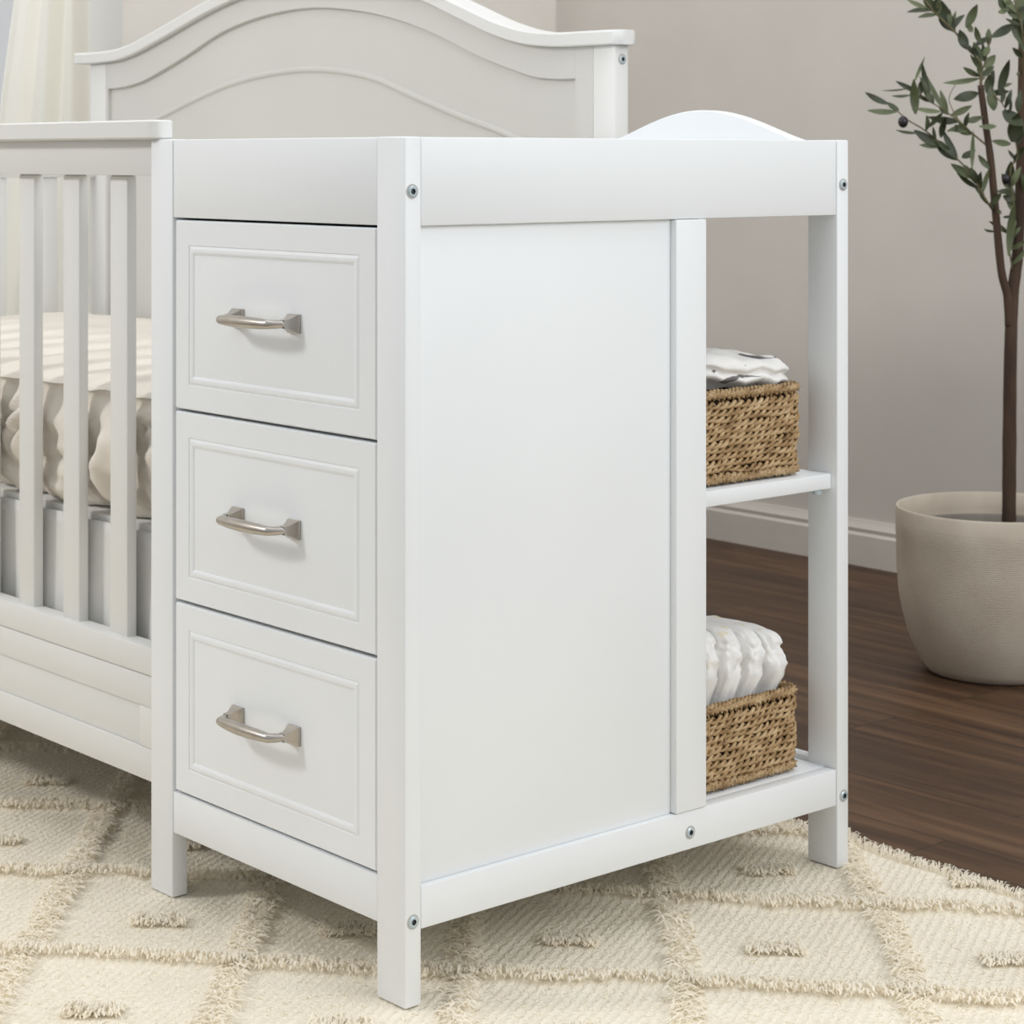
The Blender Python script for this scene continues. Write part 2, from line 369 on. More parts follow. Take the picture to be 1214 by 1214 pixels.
for z0 in (.3640, .5948):
    c = dr.copy(); COL.objects.link(c); c.parent = ct; c.location = (0, 0, z0)
    for ch in list(dr.children):
        cc = ch.copy(); COL.objects.link(cc); cc.parent = c

# ------------------------------------------------------------------ crib
CY0, CY1 = .5062, 1.945
cr = empty('crib', (.37, 1.22, 0), 'white crib with slatted front and arched headboard, left of the changing table', 'crib')
def capshape(name, pts, mat, x0, x1):
    pass
# front rail cap with rounded end
def cap(name, x0, x1, y0, y1, z0, z1, slope=0):
    pts = []; r = .0145
    for (cx, cy, a0) in ((x1-r, y0+r, -90), (x1-r, y1-r, 0), (x0+r, y1-r, 90), (x0+r, y0+r, 180)):
        for k in range(7):
            a = math.radians(a0+k*15); pts.append((cx+r*math.cos(a), cy+r*math.sin(a)))
    n = len(pts); vs = []; lv = [(0, z0, 1), (0, z0, 0)]
    cxm, cym = (x0+x1)/2, (y0+y1)/2
    for (ins, z) in ((.002, z0), (0, z0+.002), (0, z1-.002), (.002, z1)):
        for (x, y) in pts:
            vs.append((x-math.copysign(ins, x-cxm), y-math.copysign(ins, y-cym), z+slope*(y-y0)))
    fs = [(i*n+k, i*n+(k+1) % n, (i+1)*n+(k+1) % n, (i+1)*n+k) for i in range(3) for k in range(n)] + [tuple(range(n))[::-1], tuple(range(3*n, 4*n))]
    return mk(name, vs, fs, PAINT2, cr, 35)
cap('top_cap', -.0095, .0245, .4850, CY1+.02, .9206, .9440)
boxobj('top_rail', (.009, .034, CY0+e, CY1-.05, .8752, .9200), PAINT2, cr)
for k in range(11): # front slats
    y = .5945+.1205*k
    if y+.0425 < CY1-.06: boxobj('slat', (.0195, .0345, y, y+.0425, .2842, .8750), PAINT2, cr, .003)
# bottom rail: three boards with a routed panel between
boxobj('bottom_rail', (.010, .036, CY0+e, CY1-.05, .2552, .2908), PAINT2, cr, .002)
lp = MB(); lp.box(.0106, .034, CY0+e, CY1-.05, .2160, .2546, .0008)
lp.box(.0135, .034, .5500, CY1-.06, .1655, .2160, .0003); lp.box(.0106, .034, CY0+e, .5496, .1655, .2158, .0008)
lp.build('lower_panel', PAINT2, cr)
boxobj('base_board', (.0100, .036, CY0+e, CY1-.05, .1252, .1650), PAINT2, cr, .0012)
boxobj('leg', (0, .030, CY1-.049, CY1, .0005, .9200), PAINT2, cr, .002)
# near end (beside the changing table) and foot end
for (ya, yb) in ((CY0+.003, CY0+.023), (CY1-.024, CY1-.004)):
    boxobj('end_rail', (.0565, .7425, ya, yb, .86, .9200), PAINT2, cr); boxobj('end_rail', (.0375, .7425, ya, yb, .16, .29), PAINT2, cr)
    for k in range(6):
        x = .085+k*.108
        boxobj('slat', (x, x+.038, ya+.004, yb-.004, .2905, .8595), PAINT2, cr, .003)
# headboard
XH = .743
def interp(pts):
    P = sorted(pts); ys_ = np.array([a for a, b in P]); zs_ = np.array([b for a, b in P])
    h = np.diff(ys_); dl = np.diff(zs_)/h
    mlt = np.zeros(len(ys_)); mlt[1:-1] = [(dl[i-1]*h[i]+dl[i]*h[i-1])/(h[i-1]+h[i]) for i in range(1, len(ys_)-1)]; mlt[0] = dl[0]; mlt[-1] = dl[-1]
    def f(y):
        i = int(np.clip(np.searchsorted(ys_, y)-1, 0, len(h)-1)); t = (y-ys_[i])/h[i]
        return zs_[i]*(1+2*t)*(1-t)**2+h[i]*mlt[i]*t*(1-t)**2+zs_[i+1]*t*t*(3-2*t)+h[i]*mlt[i+1]*t*t*(t-1)
    return f
low = interp([(1.985,1.0812),(1.8805,1.0812),(1.8255,1.0840),(1.7701,1.0926),(1.7218,1.1040),(1.6626,1.1192),(1.6062,1.1345),(1.5425,1.1517),(1.42,1.178),(1.32,1.189),(1.225,1.1925),(1.12,1.188),(1.02,1.175),(.9045,1.1500),(.8034,1.1143),(.7127,1.0828),(.6561,1.0690),(.5991,1.0622),(.5038,1.0602),(.44,1.0600)])
groove = interp([(1.8757,1.0302),(1.8131,1.0329),(1.7549,1.041),(1.6773,1.061),(1.5933,1.0862),(1.4899,1.1199),(1.3904,1.1398),(1.2933,1.1497),(1.2002,1.1515),(1.1305,1.1465),(1.0147,1.13),(.9196,1.1071),(.8408,1.0817),(.7646,1.0538),(.691,1.032),(.6407,1.0191),(.586,1.0138),(.5436,1.0133)])
bead = interp([(1.90,.945),(1.7218,.9737),(1.5933,1.0058),(1.4899,1.0295),(1.3891,1.0447),(1.2933,1.0521),(1.2285,1.0535),(1.1116,1.045),(1.0147,1.0273),(.9612,1.0103),(.8809,.9864),(.8034,.9642),(.7285,.9454),(.684,.9321),(.56,.905)])
def strip(name, ys, zlo, zhi, xf, xb, mat, par, bev=.0015, smooth=35):
    vs = []
    for y in ys:
        a, b = zlo(y), zhi(y)
        for (x, z) in ((xf+bev, a), (xf, a+bev), (xf, b-bev), (xf+bev, b), (xb, b), (xb, a)): vs.append((x, y, z))
    m = 6; n = len(ys)
    fs = [(i*m+k, i*m+(k+1) % m, (i+1)*m+(k+1) % m, (i+1)*m+k) for i in range(n-1) for k in range(m)] + [tuple(range(m)), tuple(range((n-1)*m, n*m))]
    return mk(name, vs, fs, mat, par, smooth)
boxobj('leg', (XH-.001, XH+.026, .4585, .5045, .0005, 1.0600), PAINT2, cr, .002)
boxobj('leg', (XH-.001, XH+.026, 1.8830, 1.9420, .0005, 1.0805), PAINT2, cr, .002)
ya = np.linspace(.5436, 1.8757, 120)
strip('headboard_panel', ya, lambda y: .20, lambda y: groove(y)+.004, XH+.0075, XH+.018, HEAD_SHADE, cr, .0005)
fr = MB()
def stripmb(ys, zlo, zhi, xf, xb, bev=.0012):
    o = strip('tmp', ys, zlo, zhi, xf, xb, PAINT2, None, bev); me = o.data
    fr.add([v.co[:] for v in me.vertices], [tuple(pp.vertices) for pp in me.polygons]); bpy.data.objects.remove(o); bpy.data.meshes.remove(me)
stripmb(ya, groove, low, XH, XH+.020)
stripmb(np.array([.505, .5434]), lambda y: .20, low, XH, XH+.020); stripmb(np.array([1.8759, 1.8825]), lambda y: .20, low, XH, XH+.020)
fr.build('headboard_frame', HEAD_SHADE, cr)
yb_ = np.linspace(.56, 1.86, 110)
bd = MB()
sec = [(.0080, 0), (.0045, -.0010), (.0035, -.004), (.0045, -.0070), (.0080, -.009)]
vs = []
for y in yb_:
    s = (bead(y+.002)-bead(y-.002))/.004; nz_ = math.sqrt(1+s*s)
    for (dx, dz) in sec: vs.append((XH+dx, y, bead(y)+dz*1.25*nz_))
m = len(sec); bd.add(vs, [(i*m+k, i*m+k+1, (i+1)*m+k+1, (i+1)*m+k) for i in range(len(yb_)-1) for k in range(m-1)])
bd.build('arched_bead', HEAD_SHADE, cr, 40)
# headboard cap following the arch, with a rounded near end
yc_ = list(np.linspace(1.985, .475, 130)); vs = []
path = [(y, low(y)) for y in yc_]
for k in range(1, 9):
    a = k/8*math.pi/2; path.append((.475-.030*math.sin(a), low(.46)))
for i, (y, z) in enumerate(path):
    th = .0215
    shrink = 0
    if y < .475:
        s = (.475-y)/.030; shrink = .020*(1-math.sqrt(max(0, 1-s*s)))
    xf, xb = XH-.012+shrink, XH+.040-shrink
    sl = (low(min(y+.002, 1.984))-low(max(y-.002, .441)))/.004 if y > .475 else 0
    tz = th*math.sqrt(1+sl*sl)
    for (x, dz) in ((xf+.002, 0), (xf, .002), (xf, tz-.003), (xf+.003, tz), (xb-.003, tz), (xb, tz-.003), (xb, .002), (xb-.002, 0)): vs.append((x, y, z+dz))
m = 8; n = len(path)
fs = [(i*m+k, i*m+(k+1) % m, (i+1)*m+(k+1) % m, (i+1)*m+k) for i in range(n-1) for k in range(m)] + [tuple(range(m)), tuple(range((n-1)*m, n*m))]
mk('headboard_cap', vs, fs, PAINT2, cr, 40)
bolt((.7565, .4585, 1.0395), cr)

# mattress in a gathered cream sheet: dense box whose sides pucker
def mattress():
    x0, x1, y0, y1, z0, z1 = .056, .715, .540, 1.900, .432, .602
    vs = []; idx = {}
    nx, ny = 60, 200
    top = []
    def edge_z(s): return 0
    # top surface
    for j in range(ny+1):
        for i in range(nx+1):
            u, v = i/nx, j/ny
            x, y = x0+u*(x1-x0), y0+v*(y1-y0)
            de = min(u*(x1-x0), (1-u)*(x1-x0), v*(y1-y0), (1-v)*(y1-y0))
            z = z1+.016*min(1, de/.3)-.014*math.exp(-de/.022)
            z += .006*N(x*5, y*22, 0)*math.exp(-de/.14)+.003*N(x*9, y*9, 3)
            vs.append((x, y, z))
    fs = [(j*(nx+1)+i, j*(nx+1)+i+1, (j+1)*(nx+1)+i+1, (j+1)*(nx+1)+i) for j in range(ny) for i in range(nx)]
    ring = [j*(nx+1) for j in range(ny, -1, -1)] + [i for i in range(1, nx+1)] + [j*(nx+1)+nx for j in range(1, ny+1)] + [ny*(nx+1)+i for i in range(nx-1, 0, -1)]
    prev = ring; L = len(ring); nl = 26
    for l in range(1, nl+1):
        t = l/nl; cur = []
        for r in ring:
            x, y, z = vs[r]
            onx = min(abs(x-x0), abs(x-x1)) < 1e-6
            a = y if onx else x
            ox = -1 if abs(x-x0) < 1e-6 else (1 if abs(x-x1) < 1e-6 else 0)
            oy = -1 if abs(y-y0) < 1e-6 else (1 if abs(y-y1) < 1e-6 else 0)
            # puckers: deep rounded folds fading up to the top edge, tucked in at the hem
            fold = .034*abs(N(a*15+1.5*N(a*6, t*2.2, 2), t*1.3, 4.1))**.8+.010*N(a*28, t*4, 9)+.004*N(a*60, t*9, 1)
            bul = -.006+.008*math.sin(min(1, t*1.1)*math.pi)+fold*min(1, t*5+.1)-.018*max(0, t-.86)/.14*1.2
            zz = z+(z0+.008*N(a*13, 0, 7)-z)*t
            cur.append(len(vs)); vs.append((x+ox*bul, y+oy*bul, zz))
        fs += [(prev[k], prev[(k+1) % L], cur[(k+1) % L], cur[k]) for k in range(L)]
        prev = cur
    fs.append(tuple(prev))
    o = mk('crib_mattress', vs, fs, SHEET, None, 180); tag(o, 'cream mattress with gathered fitted sheet lying inside the white crib', 'mattress')
mattress()
# support board under the mattress with white linen crib skirt hanging from it
boxobj('mattress_support', (.055, .71, .56, 1.88, .405, .428), PAINT2, cr)
vs = []; nu, nv = 420, 16
for j in range(nv+1):
    t = j/nv
    for i in range(nu+1):
        y = .545+i/nu*1.35
        d = (.010*math.sin(y*47+1.5*math.sin(y*9))+.006*N(y*30, t, 5))*(.35+.65*t)
        vs.append((.078+d-.01*t, y, .420-t*.265))
fs = [(j*(nu+1)+i, j*(nu+1)+i+1, (j+1)*(nu+1)+i+1, (j+1)*(nu+1)+i) for j in range(nv) for i in range(nu)]
sk = mk('crib_skirt', vs, fs, SKIRT, None, 180); so = sk.modifiers.new('s', 'SOLIDIFY'); so.thickness = .002; so.offset = 0
# keep the skirt clear of the support: it is tacked to the board's front edge
for v in sk.data.vertices: v.co.x -= .031
tag(sk, 'pale linen crib skirt hanging below the mattress behind the slats', 'crib skirt')

# ------------------------------------------------------------------ baskets
def rrect(x0, x1, y0, y1, r, step):
    pts = []
    for (cx, cy, a0) in ((x1-r, y0+r, -90), (x1-r, y1-r, 0), (x0+r, y1-r, 90), (x0+r, y0+r, 180)):
        for k in range(9):
            a = math.radians(a0+k*11.25); pts.append((cx+r*math.cos(a), cy+r*math.sin(a)))
    P = [Vector((a, b, 0)) for a, b in pts]+[Vector((pts[0][0], pts[0][1], 0))]
    out = []; acc = 0; L = sum((P[i+1]-P[i]).length for i in range(len(P)-1)); n = int(L/step); tgt = 0; i = 0; d0 = 0
    for k in range(n):
        s = k*L/n
        while s > d0+(P[i+1]-P[i]).length: d0 += (P[i+1]-P[i]).length; i += 1
        seg = P[i+1]-P[i]; out.append((P[i]+seg*((s-d0)/seg.length), s))
    return out, L
def rope(mb, loop, L, z, R, r, pitch, phase, jit, seed, nstr=2, n=6, rz=None):
    M_ = len(loop); turns = max(1, round(L/pitch))
    for s_ in range(nstr):
        pts = []
        for k, (pt, s) in enumerate(loop):
            nx_ = loop[(k+1) % M_][0]-loop[k-1][0]; t = nx_.normalized(); no = Vector((t.y, -t.x, 0))
            a = 2*math.pi*(turns*s/L+s_/nstr)+phase
            w = jit*N(s*26, z*40, seed); w2 = jit*N(s*26, z*40, seed+9)
            pts.append(pt+no*(R*math.cos(a)+w2)+Vector((0, 0, z+(rz or R)*math.sin(a)+w)))
        vs = []; fs = []
        for k in range(M_):
            t = (pts[(k+1) % M_]-pts[k-1]).normalized(); up = Vector((0, 0, 1)); up = (up-t*up.dot(t)).normalized(); bi = t.cross(up)
            rr = r*(1+.28*N(loop[k][1]*45, z*55+s_*7, seed+3))
            for c in range(n):
                a = 2*math.pi*c/n; vs.append(pts[k]+(up*math.cos(a)+bi*math.sin(a))*rr)
        for k in range(M_):
            for c in range(n): fs.append((k*n+c, k*n+(c+1) % n, ((k+1) % M_)*n+(c+1) % n, ((k+1) % M_)*n+c))
        mb.add(vs, fs)
def make_basket(x0, x1, y0, y1, z0, h, label, seed, rows):
    o = empty('seagrass_basket', ((x0+x1)/2, (y0+y1)/2, z0), label, 'basket', 'woven seagrass baskets')
    lp_, L = rrect(x0+.007, x1-.007, y0+.007, y1-.007, .014, .0026)
    b = MB(); zb, zt = z0+.019, z0+h-.020
    for k in range(rows): rope(b, lp_, L, zb+(zt-zb)*k/(rows-1), .0031, .0024, .025, k*2.1+seed, .0036, seed+k*.37)
    # upright stakes seen between the rows
    for k in range(0, len(lp_), 11):
        pt, s = lp_[k]
        b.tube([pt+Vector((0, 0, z0+.010)), pt+Vector((.001, 0, z0+h*.5)), pt+Vector((0, 0, z0+h-.010))], .0018, 5)
    b.build('woven_wall', GRASS, o, 180)
    r = MB(); rope(r, lp_, L, z0+h-.0075, .0052, .0030, .0075, 0, .0006, seed+5, 2, 6); rope(r, lp_, L, z0+h-.0075, .0016, .0035, .03, 0, .0004, seed+6, 1, 6)
    r.build('rim', GRASS, o, 180)
    r = MB(); rope(r, lp_, L, z0+.0085, .0050, .0030, .0085, 0, .0006, seed+15, 2, 6); rope(r, lp_, L, z0+.0085, .0016, .0035, .03, 0, .0004, seed+16, 1, 6)
    r.build('base_coil', GRASS, o, 180)
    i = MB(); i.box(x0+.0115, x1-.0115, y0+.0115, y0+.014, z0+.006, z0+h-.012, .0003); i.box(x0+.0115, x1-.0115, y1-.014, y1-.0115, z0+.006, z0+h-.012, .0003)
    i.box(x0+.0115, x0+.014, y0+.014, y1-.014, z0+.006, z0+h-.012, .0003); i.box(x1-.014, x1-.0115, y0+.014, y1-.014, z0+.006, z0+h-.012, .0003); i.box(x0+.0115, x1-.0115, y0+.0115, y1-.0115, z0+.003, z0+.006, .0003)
    i.build('shade_liner', GRASS_SHADE, o)  # dark box added so the gaps between rows look shaded
    return o
make_basket(.4625, .6585, .0205, .30, .4988, .1180, 'seagrass basket on the upper shelf holding printed muslin cloths', 1, 11)
make_basket(.4625, .6600, .0260, .30, .1258, .1085, 'seagrass basket on the bottom shelf holding white diapers', 50, 10)

# ------------------------------------------------------------------ folded muslin cloths in the upper basket
def folded_cloth(name, cx, cy, zb, lx, ly, hz, label, seed, lean=0, layers=3):
    nu, nv = 90, 60; vs = []
    for j in range(nv+1):
        ph = -math.pi/2+math.pi*j/nv
        for i in range(nu):
            th = 2*math.pi*i/nu
            c, s = math.cos(th), math.sin(th)
            def se(v, k): return math.copysign(abs(v)**k, v)
            cp, sp = se(math.cos(ph), .55), se(math.sin(ph), .7)
            x, y, z = se(c, .55)*cp*lx/2, se(s, .55)*cp*ly/2, sp*hz/2
            # stacked fold lips along the sides
            fl = 1-.10*abs(math.sin((z/hz+.5)*math.pi*layers))*0-.07*(abs(math.cos((z/hz+.5)*math.pi*layers+1.1*N(x*14, y*14, seed)))**6)
            x *= fl; y *= fl
            z += .010*N(x*16, y*16, seed)*max(0, sp)+.006*N(x*38, y*30, seed+4)+lean*x-.25*hz*(max(0, x/lx))**2*max(0, sp)
            vs.append((cx+x, cy+y, zb+hz/2+z))
    fs = [(j*nu+i, j*nu+(i+1) % nu, (j+1)*nu+(i+1) % nu, (j+1)*nu+i) for j in range(nv) for i in range(nu)]
    o = mk(name, vs, fs, MUSLIN, None, 180); o['label'] = label; o['category'] = 'cloth'; o['group'] = 'folded muslin cloths'
    return o
folded_cloth('muslin_cloth', .560, .150, .5185, .155, .225, .082, 'lower folded white muslin cloth, mostly inside the upper basket', 2)
folded_cloth('muslin_cloth', .577, .140, .6085, .200, .215, .045, 'top folded white muslin cloth with grey print, heaped above the upper basket rim', 8, -.075, 2)

# ------------------------------------------------------------------ diapers in the lower basket
def diaper(k, x, zt, lean, label):
    nu, nv = 70, 70; vs = []; cy = .122
    lx, ly, hz = .0355, .130, zt-.1345
    for j in range(nv+1):
        ph = -math.pi/2+math.pi*j/nv
        for i in range(nu):
            th = 2*math.pi*i/nu; se = lambda v, kk: math.copysign(abs(v)**kk, v)
            cp, sp = se(math.cos(ph), .22), se(math.sin(ph), .30)
            X, Y, Z = se(math.cos(th), .5)*cp*lx/2, se(math.sin(th), .40)*cp*ly/2, sp*hz/2
            fr_ = max(0, -Y/(ly/2))
            wr = .0035*N(X*40+k*9, Z*70, k+.3)+.0045*N(X*190, Z*55, k+2)+.0040*N(X*260, Z*150, k+5)
            Y += wr*(.4+.6*fr_)*1.5
            X += .0028*N(Y*55, Z*45, k+7)+.0016*N(Y*130, Z*110, k)
            Z += .002*N(X*60, Y*60, k)
            Y -= .020*min(1, max(0, (Z+hz/2-.085)/.03))*fr_
            if Z > 0: Z -= .006*(Z/(hz/2))*fr_**4
            X += lean*(Z+hz/2)-.0*Z
            vs.append((x+X, cy+Y, .1345+hz/2+Z))
    fs = [(j*nu+i, j*nu+(i+1) % nu, (j+1)*nu+(i+1) % nu, (j+1)*nu+i) for j in range(nv) for i in range(nu)]
    o = mk('diaper', vs, fs, DIAPER, None, 180)
    o['label'] = label; o['category'] = 'diaper'; o['group'] = 'diapers filed in the lower basket'
    # small tan tape tab showing at the top fold
    return o
for k, (x, zt, lab) in enumerate([(.500, .318, 'leftmost white diaper in the lower basket, beside the wide white stile'), (.5400, .316, 'second white diaper from the left in the lower basket'), (.5800, .309, 'third white diaper from the left in the lower basket'), (.6200, .302, 'rightmost white diaper in the lower basket, nearest the white leg')]):
    diaper(k, x, zt, .035, lab)

# ------------------------------------------------------------------ potted olive tree
PD, PL = 3.837, .8552
base = LD(PL, PD, FZ)
tr = empty('potted_olive_tree', tuple(base), 'artificial olive tree in a ribbed beige stoneware pot on the wood floor', 'potted tree')
prof = [(.00001, .0), (.112, .0), (.121, .004), (.130, .016), (.142, .040), (.154, .072), (.163, .105), (.169, .140), (.1725, .185), (.1735, .236), (.1742, .242), (.1742, .286), (.1728, .2895), (.1700, .2898), (.1680, .2875), (.1660, .262), (.165, .2)]
MB().lathe(prof, tuple(base), 96).build('pot', POT, tr, 50)
MB().lathe([(.1650, .250), (.150, .2515), (.1485, .2480), (.1480, .232), (.00001, .232)], tuple(base), 64, mi=0).build('pot_liner', LINER, tr, 40)
MB().lathe([(.1475, .2325), (.09, .2355), (.03, .241), (.00001, .242)], tuple(base), 40).build('soil', SOIL, tr, 60)
def TP(l, z, dd=0): return LD(PL+l, PD+dd, z)
def spl(pts, n=6):
    P = [Vector(a) for a in pts]; out = []
    for i in range(len(P)-1):
        p0, p1, p2, p3 = P[max(i-1, 0)], P[i], P[i+1], P[min(i+2, len(P)-1)]
        for k in range(n):
            t = k/n; out.append(.5*((2*p1)+(-p0+p2)*t+(2*p0-5*p1+4*p2-p3)*t*t+(-p0+3*p1-3*p2+p3)*t**3))
    return out+[P[-1]]
def rads(a, b, n): return [a+(b-a)*i/(n-1) for i in range(n)]
tm = MB()
tk = spl([TP(.0239, .225), TP(.0254, .43), TP(.0269, .55), TP(.0320, .654, .005), TP(.0420, .729, .01), TP(.0478, .848, .014), TP(.0507, .953, .016), TP(.0537, 1.102, .02), TP(.0567, 1.266, .02), TP(.050, 1.45, .02), TP(.035, 1.62, .0)])
tm.tube(tk, [r*(1+.08*N(i*.7, 0, 0)) for i, r in enumerate(rads(.0128, .0060, len(tk)))], 12)
lb = spl([TP(.0249, .600), TP(.0205, .6536, -.004), TP(.0087, .699, -.008), TP(-.0031, .803, -.016), TP(-.013, .8935, -.022), TP(-.0228, .9565, -.026), TP(-.0326, 1.025, -.03)])
tm.tube(lb, [r*(1+.08*N(i*.9, 3, 0)) for i, r in enumerate(rads(.0082, .0056, len(lb)))], 10)
tm.build('trunk', BARK, tr, 180)
tw = MB()
BR = {}
def twig(name, pts, r0, r1): 
    P = spl(pts, 5); tw.tube(P, rads(r0, r1, len(P)), 6); BR[name] = P
def dz(l, z): return -.03+.05*N(l*14, z*14, 3)          # gentle in-out wander of the crown
def TT(l, z): return TP(l, z, dz(l, z))
twig('a', [TP(-.0326, 1.0194, -.03)]+[TT(*a) for a in [(-.0314, 1.0548), (-.0366, 1.0706), (-.0543, 1.0883), (-.0739, 1.1178), (-.0995, 1.1414), (-.1192, 1.161), (-.1388, 1.1846), (-.155, 1.21)]], .0030, .0012)
twig('b', [TP(-.004, .80, -.016)]+[TT(*a) for a in [(-.0248, .8266), (-.0484, .866), (-.0759, .8955), (-.1034, .925), (-.1329, .9486), (-.1585, .9624), (-.1841, .984)]], .0022, .0010)
twig('c', [TP(-.0175, .9171, -.024)]+[TT(*a) for a in [(-.0484, .9407), (-.072, .9584), (-.0975, .9801), (-.1192, .9958), (-.1467, 1.0155)]], .0018, .0010)
twig('e', [TT(*a) for a in [(-.072, .9584), (-.0857, .984), (-.0869, 1.0037), (-.0739, 1.0273)]], .0009, .0008)
twig('d', [TP(.030, .70, 0)]+[TT(*a) for a in [(.0225, .7637), (.0244, .8227), (.0205, .8778), (.0303, .9053), (.0067, .984), (-.013, 1.0115)]], .0016, .0011)
twig('f', [TP(.0510, 1.04, .016)]+[TT(*a) for a in [(.044, 1.10), (.035, 1.15), (.018, 1.20), (.0, 1.26)]], .0022, .0012)
twig('g', [TP(-.0314, 1.045, -.03)]+[TT(*a) for a in [(-.02, 1.08), (-.015, 1.11)]], .0016, .0010)
# the crown above the picture and to the right
rr = random.Random(3); upper = []
for k in range(16):
    z0 = rr.uniform(1.22, 1.58); a = rr.uniform(0, 6.28); i = min(range(len(tk)), key=lambda j: abs(tk[j].z-z0)); s0 = tk[i]
    L_ = rr.uniform(.14, .26); d = Vector((math.cos(a), math.sin(a), .55)).normalized()
    pts = [s0+d*L_*t+Vector((0, 0, .05*t*t)) for t in (0, .35, .7, 1)]; twig('u%d' % k, pts, .0028, .001); upper.append(BR['u%d' % k])
for k in range(4):   # right-hand side
    a0 = TP(.053, .82+.09*k, .016); pts = [a0, a0+RT*.05+FW*.02*(k-1)+np.array([0, 0, .05]), a0+RT*.12+FW*.05*(k-1.5)+np.array([0, 0, .09])]
    twig('r%d' % k, pts, .0022, .001); upper.append(BR['r%d' % k])
tw.build('twigs', TWIG, tr, 180)
LEAVES = [(-.1939,.9919,-.2313,1.0096,.011),(-.1801,.9781,-.2262,.9801,.0098),(-.1762,.9801,-.1939,.9938,.0102),(-.1585,1.0194,-.1998,1.0163,.0031),(-.1487,1.0312,-.131,1.0698,.0055),(-.1467,.9742,-.1506,1.0273,.0149),(-.1192,.9997,-.1329,1.0568,.0102),(-.0975,.9801,-.12,1.0371,.0087),(-.1546,1.0076,-.1829,1.0068,.0055),(-.1152,.9958,-.1428,1.0076,.0079),(-.1034,.9781,-.1428,.984,.0087),(-.1388,.9407,-.179,.9455,.0055),(-.1054,.9191,-.1428,.9427,.0157),(-.1231,.9506,-.1034,.9742,.0079),(-.0759,.9604,-.1172,.9683,.0142),(-.1015,.9329,-.0975,.9643,.0118),(-.0759,.9525,-.0916,.9447,.0063),(-.0759,.8975,-.0956,.9407,.0118),(-.0759,.8935,-.1074,.9211,.0157),(-.0484,.9388,-.0779,.9525,.0142),(-.0621,.9604,-.0358,.9683,.011),(-.068,.8975,-.0444,.9093,.0118),(-.0503,.8778,-.0464,.9368,.0071),(-.0425,.8621,-.0818,.8837,.0157),(-.0326,.8424,-.072,.868,.0094),(-.0287,.8345,-.0189,.8739,.0079),(-.0169,.8778,-.0346,.8994,.0102),(-.0011,.7676,-.0267,.7724,.0047),(-.0326,1.0371,-.0869,1.0304,.0094),(-.0326,1.041,-.0602,1.054,.011),(-.0346,1.0115,-.0739,1.0017,.0177),(-.0248,1.0548,-.0082,1.0753,.0149),(-.0169,1.0076,-.0169,1.0391,.0149),(.0008,1.0115,.0138,1.0619,.0142),(.0028,1.0233,.0193,1.0273,.0071),(-.013,.9801,-.013,1.0194,.0177),(.0028,.9801,.0291,.9565,.0236),(.0185,.9211,-.007,.927,.0118),(.0205,.925,.0244,.9683,.0236),(.0303,.8935,.0166,.9093,.0063),(-.009,.9525,-.0346,.9525,.0094),(.0264,.9781,.0382,1.0115,.011),(.0185,.8463,.0205,.8857,.0157),(.0225,.8385,.0067,.866,.0118),(.0205,.807,.0244,.8424,.0142),(.0067,.8306,.0225,.8227,.0102),(.0205,.7244,.0264,.8109,.0134),(.0244,.7598,.0303,.7991,.011),(.0067,.7932,.0225,.7952,.0055),(-.127,1.161,-.1565,1.1748,.0079),(-.1074,1.1532,-.131,1.1807,.0173),(-.0759,1.1197,-.1093,1.1748,.022),(-.0798,1.1217,-.1015,1.1394,.0102),(-.0582,1.1256,-.0425,1.161,.0149),(-.0562,1.0883,-.068,1.1178,.0173),(-.0484,1.1178,-.0543,1.1296,.0102),(-.0326,1.0981,-.0425,1.1237,.0102),(-.0405,1.0961,-.0208,1.1079,.0102),(-.0326,1.0646,-.0425,1.0961,.0157),(-.0279,1.0666,-.0279,1.0981,.0063),(.0264,1.1315,-.009,1.1119,.0157),(.0146,1.1571,.0008,1.1532,.0102),(.0421,1.0981,.0303,1.1453,.0236),(.0225,1.1532,.0067,1.1807,.0236),(.0382,1.1374,.0382,1.1846,.0197),(.0303,1.1414,.0166,1.1689,.0157),(.0421,1.0863,.0343,1.1335,.0118),(.05,1.0745,.0461,1.1178,.0157)]
DARKSET = {13, 14, 17, 24, 27, 33, 36, 38, 41, 52, 57, 59}
lf = MB()
def leaf(b, t, w, nrm, mi, seed):
    b, t, nrm = Vector(b), Vector(t), Vector(nrm)
    ax = t-b; L_ = ax.length; ax.normalize(); side = ax.cross(nrm).normalized(); up = side.cross(ax).normalized()
    vs = []; n = 7; bend = .10*L_*(1 if N(seed, 1, 1) > 0 else -1)
    for i in range(n+1):
        s = i/n; ww = w/2*max(.03, math.sin(math.pi*min(1, s*.94+.04))**.8*(1.05-.25*s)); c = b+ax*L_*s+up*bend*math.sin(math.pi*s)
        for k in (-1, 0, 1): vs.append(c+side*ww*k+up*(abs(k)*ww*.25))
    lf.add(vs, [(3*i+k, 3*i+k+1, 3*i+4+k, 3*i+3+k) for i in range(n) for k in (0, 1)], mi)
for i, (a, b, c, d, w) in enumerate(LEAVES):
    B = TT(a, b); T = TT(c, d)+FW*.012*N(i*3.1, 0, 0)
    nr = -FW*1.0+RT*.5*N(i*1.7, 2, 0)+np.array([0, 0, .35+.3*N(i*2.3, 5, 0)])
    leaf(B, B+(T-B)*1.15, w*1.18, nr, 0 if (i in DARKSET or i % 3 == 0) else (1 if i % 3 == 1 else 2), i)
